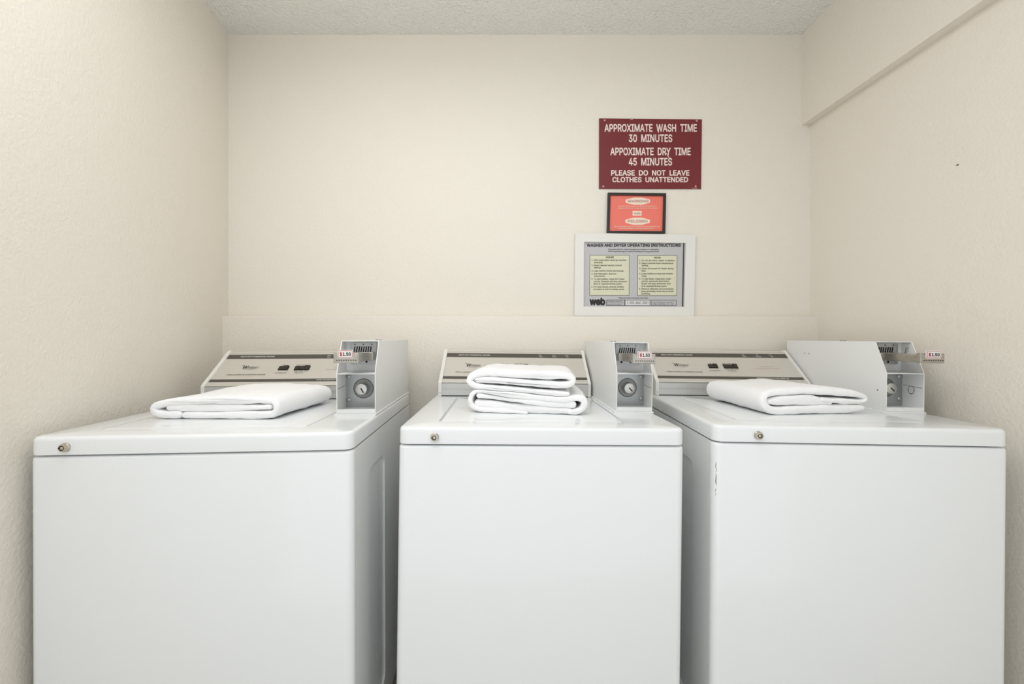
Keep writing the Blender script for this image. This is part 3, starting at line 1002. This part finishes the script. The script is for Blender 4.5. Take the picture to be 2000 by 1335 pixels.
# framed coral warning
t, org = sign_root('warning_sign', 1243, 455, 'small coral warning card in a thin black frame', 'sign')
yf = YU - 0.014
o = [(1185.6, 454.5), (1299.5, 455.3), (1301.2, 377), (1187.6, 375.6)]
i = [(1190.6, 450.6), (1294.6, 451.2), (1296.3, 381.6), (1192.4, 380.4)]
mb = MB()
for k in range(4):
    j = (k + 1) % 4
    poly(mb, [o[k], o[j], i[j], i[k]], org, yf, YU - 0.0003)
mb.build('frame', M['blackframe'], t)
ysh = YU - 0.007
mb = MB()
poly(mb, [(1189, 452), (1296, 452.6), (1297.6, 380), (1190.6, 379)], org, ysh, YU - 0.002)
mb.build('card', M['coral'], t)
pl = placer(org, ysh, ysh - 0.0003)
pl2 = placer(org, ysh, ysh - 0.0008)
for cx, cy in ((1245.8, 392.6), (1245.4, 431.8)):
    mb = MB()
    pts = [(-24, 2.2), (-22, 3.6), (-8, 7), (8, 7), (22, 3.6), (24, 2.2), (24, -2.2), (22, -3.6), (8, -7), (-8, -7), (-22, -3.6), (-24, -2.2)]
    poly(mb, [(cx + a, cy + b) for a, b in pts], org, ysh - 0.0004, ysh)
    mb.build('lozenge', M['cream'], t)
for w_, u0, u1, v0, cp in (('WARNING', 1225.5, 1266.5, -395.2, 5.2), ('PELIGRO', 1226, 1265, -434.4, 5.2), ('web', 1237.5, 1251, -418.6, 4.6)):
    letter_obj('lettering', w_, pl2, u0, u1, v0, cp, M['print_pink'], t, 0.03)
mb = MB()
poly(mb, [(1235.4, 420.8), (1253, 421), (1253.2, 411.8), (1235.6, 411.6)], org, ysh - 0.0004, ysh)
mb.build('badge', M['cream'], t)
for w_, u0, u1, v0 in (('FOR YOUR SAFETY, DO NOT USE ARTICLES CLEANED WITH', 1208, 1281.5, -403.6),
                       ('FLAMMABLE SOLVENTS IN WASHERS OR DRYERS. THEY CAN BURN.', 1206, 1284, -407.4),
                       ('PARA SU SEGURIDAD, NO LAVE NI SEQUE ARTICULOS LIMPIADOS CON', 1199, 1288, -443.2),
                       ('SOLVENTES INFLAMABLES EN LAS MAQUINAS. PELIGRO DE FUEGO.', 1208, 1277, -446.8)):
    letter_obj('small_lettering', w_, pl, u0, u1, v0, 2.0, M['cream'], t, 0.02)

# operating instructions
t, org = sign_root('instruction_sign', 1239, 617, 'operating instructions on a grey sheet in a wide white frame', 'sign')
yf = YU - 0.016
Z7 = lambda zx, zy: (1100 + zx / 6.675, 440 + zy / 6.675)      # detail measurements
o = [Z7(146, 1178), Z7(1703, 1184), Z7(1727, 118), Z7(158, 98)]
i = [Z7(266, 1056), Z7(1578, 1060), Z7(1600, 228), Z7(272, 212)]
mb = MB()
for k in range(4):
    j = (k + 1) % 4
    poly(mb, [o[k], o[j], i[j], i[k]], org, yf, YU - 0.003)
mb.build('frame', M['plaque'], t)
ysh = YU - 0.008
mb = MB()
poly(mb, [Z7(256, 1068), Z7(1590, 1072), Z7(1612, 218), Z7(262, 202)], org, ysh, YU - 0.004)
mb.build('sheet', M['sheet'], t)
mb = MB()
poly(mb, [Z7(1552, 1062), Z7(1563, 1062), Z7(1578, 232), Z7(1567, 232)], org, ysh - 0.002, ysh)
mb.build('sheet_gap', M['ink'], t)  # black strip painted in for the dark gap beside the sheet
for (x0, x1, y0, y1) in ((343, 866, 385, 915), (965, 1487, 388, 917)):
    mb = MB()
    poly(mb, [Z7(x0, y1), Z7(x1 - 4, y1), Z7(x1, y0), Z7(x0 + 3, y0)], org, ysh - 0.0004, ysh, 0)
    poly(mb, [Z7(x0 + 6, y1 - 6), Z7(x1 - 10, y1 - 6), Z7(x1 - 6, y0 + 6), Z7(x0 + 9, y0 + 6)], org, ysh - 0.0007, ysh, 1)
    mb.build('instruction_panel', [M['inkgreen'], M['sheetgreen']], t)
for (x0, x1, y0, y1, mi) in ((562, 806, 968, 1046, 1), (804, 1133, 970, 1047, 2), (1145, 1477, 970, 1047, 1)):
    mb = MB()
    poly(mb, [Z7(x0, y1), Z7(x1, y1), Z7(x1, y0), Z7(x0, y0)], org, ysh - 0.0004, ysh, 0)
    poly(mb, [Z7(x0 + 6, y1 - 6), Z7(x1 - 6, y1 - 6), Z7(x1 - 6, y0 + 6), Z7(x0 + 6, y0 + 6)], org, ysh - 0.0007, ysh, mi)
    mb.build('contact_panel', [M['ink'], M['sheet'], M['sheetwhite']], t)
pl = placer(org, ysh, ysh - 0.0003)
pl2 = placer(org, ysh, ysh - 0.0011)


def line(name, s_, zx0, zx1, zy_base, zcap, bold=0.0, p=None, mat='ink'):
    a_, b_ = Z7(zx0, zy_base)
    letter_obj(name, s_, p or pl, a_, Z7(zx1, 0)[0], -b_, zcap / 6.675, M[mat], t, bold)


line('title_lettering', 'WASHER AND DRYER OPERATING INSTRUCTIONS', 307, 1533, 279, 42, 0.035)
line('small_lettering', 'Not responsible for clothes damage due to misuse or overloading.', 588, 1248, 321, 19, 0.01)
line('small_lettering', 'Refer to garment tags for special washing and drying instructions.', 588, 1250, 348, 19, 0.01)
line('small_lettering', 'Please help keep your laundry room clean!', 726, 1105, 953, 17, 0.01)
line('brand_lettering', 'web', 343, 548, 1040, 98, 0.055)
left = [(462, '1. Only wash items rated as machine', 370, 822), (493, 'washable.', 400, 520), (530, '2. Select desired washer control', 370, 762), (560, 'settings.', 400, 497),
        (601, '3. Load clothes evenly and loosely.', 368, 792), (640, '4. Add detergent. See box', 368, 692), (670, 'instructions.', 398, 546),
        (708, '5. To start washer, close lid & insert', 368, 797), (740, 'coin(s). (Washer will stop whenever', 396, 832), (770, 'lid is re-opened during cycle.)', 396, 766),
        (810, '6. For best results, remove clothes', 366, 788), (841, 'promptly at end of washer cycle.', 394, 797)]
right = [(467, '1. Do not dry wool, rubber or plastics.', 992, 1460), (503, '2. Select desired dryer temperature', 990, 1433), (532, 'setting.', 1022, 1110),
         (571, '3. Clean lint screen for faster drying', 990, 1435), (602, 'time.', 1020, 1076), (638, '4. Load clothes so they can tumble', 990, 1427), (669, 'freely.', 1020, 1090),
         (706, '5. To start dryer, close door, insert', 990, 1405), (737, 'coin(s), and push start button.', 1018, 1390), (768, '(Dryer will stop whenever door', 1018, 1405), (800, 'is re-opened during cycle.)', 1018, 1352),
         (837, '6. Remove delicates and permanent', 988, 1437), (868, 'press promptly when dry to avoid', 1016, 1437), (899, 'wrinkling.', 1016, 1135)]
for head, hx0, hx1, hy, rows in (('WASHER', 553, 660, 421, left), ('DRYER', 1184, 1270, 425, right)):
    line('panel_heading', head, hx0, hx1, hy, 17, 0.03, pl2, 'inkgreen')
    a_, b_ = Z7(hx0, hy + 6)
    c_, d_ = Z7(hx1, hy + 6)
    stroke_obj('underline', [(a_, -b_), (c_, -d_)], 0.35, pl2, M['inkgreen'], t)
    for zy, s_, x0, x1 in rows:
        line('panel_lettering', s_, x0, x1, zy, 20, 0.012, pl2, 'inkgreen')
line('contact_lettering', 'For assistance please call', 572, 770, 995, 14, 0.0, pl2)
line('contact_lettering', 'this number and identify the', 572, 796, 1015, 14, 0.0, pl2)
line('contact_lettering', 'machine by number.', 572, 755, 1036, 14, 0.0, pl2)
line('contact_lettering', '1-800-MAC-GRAY', 832, 1115, 1024, 34, 0.0, pl2)
line('contact_lettering', 'Licensed Program Licensee of', 1172, 1440, 1005, 15, 0.0, pl2)
line('contact_lettering', 'WEB  SERVICE  CO.  INC.', 1168, 1448, 1034, 19, 0.0, pl2)
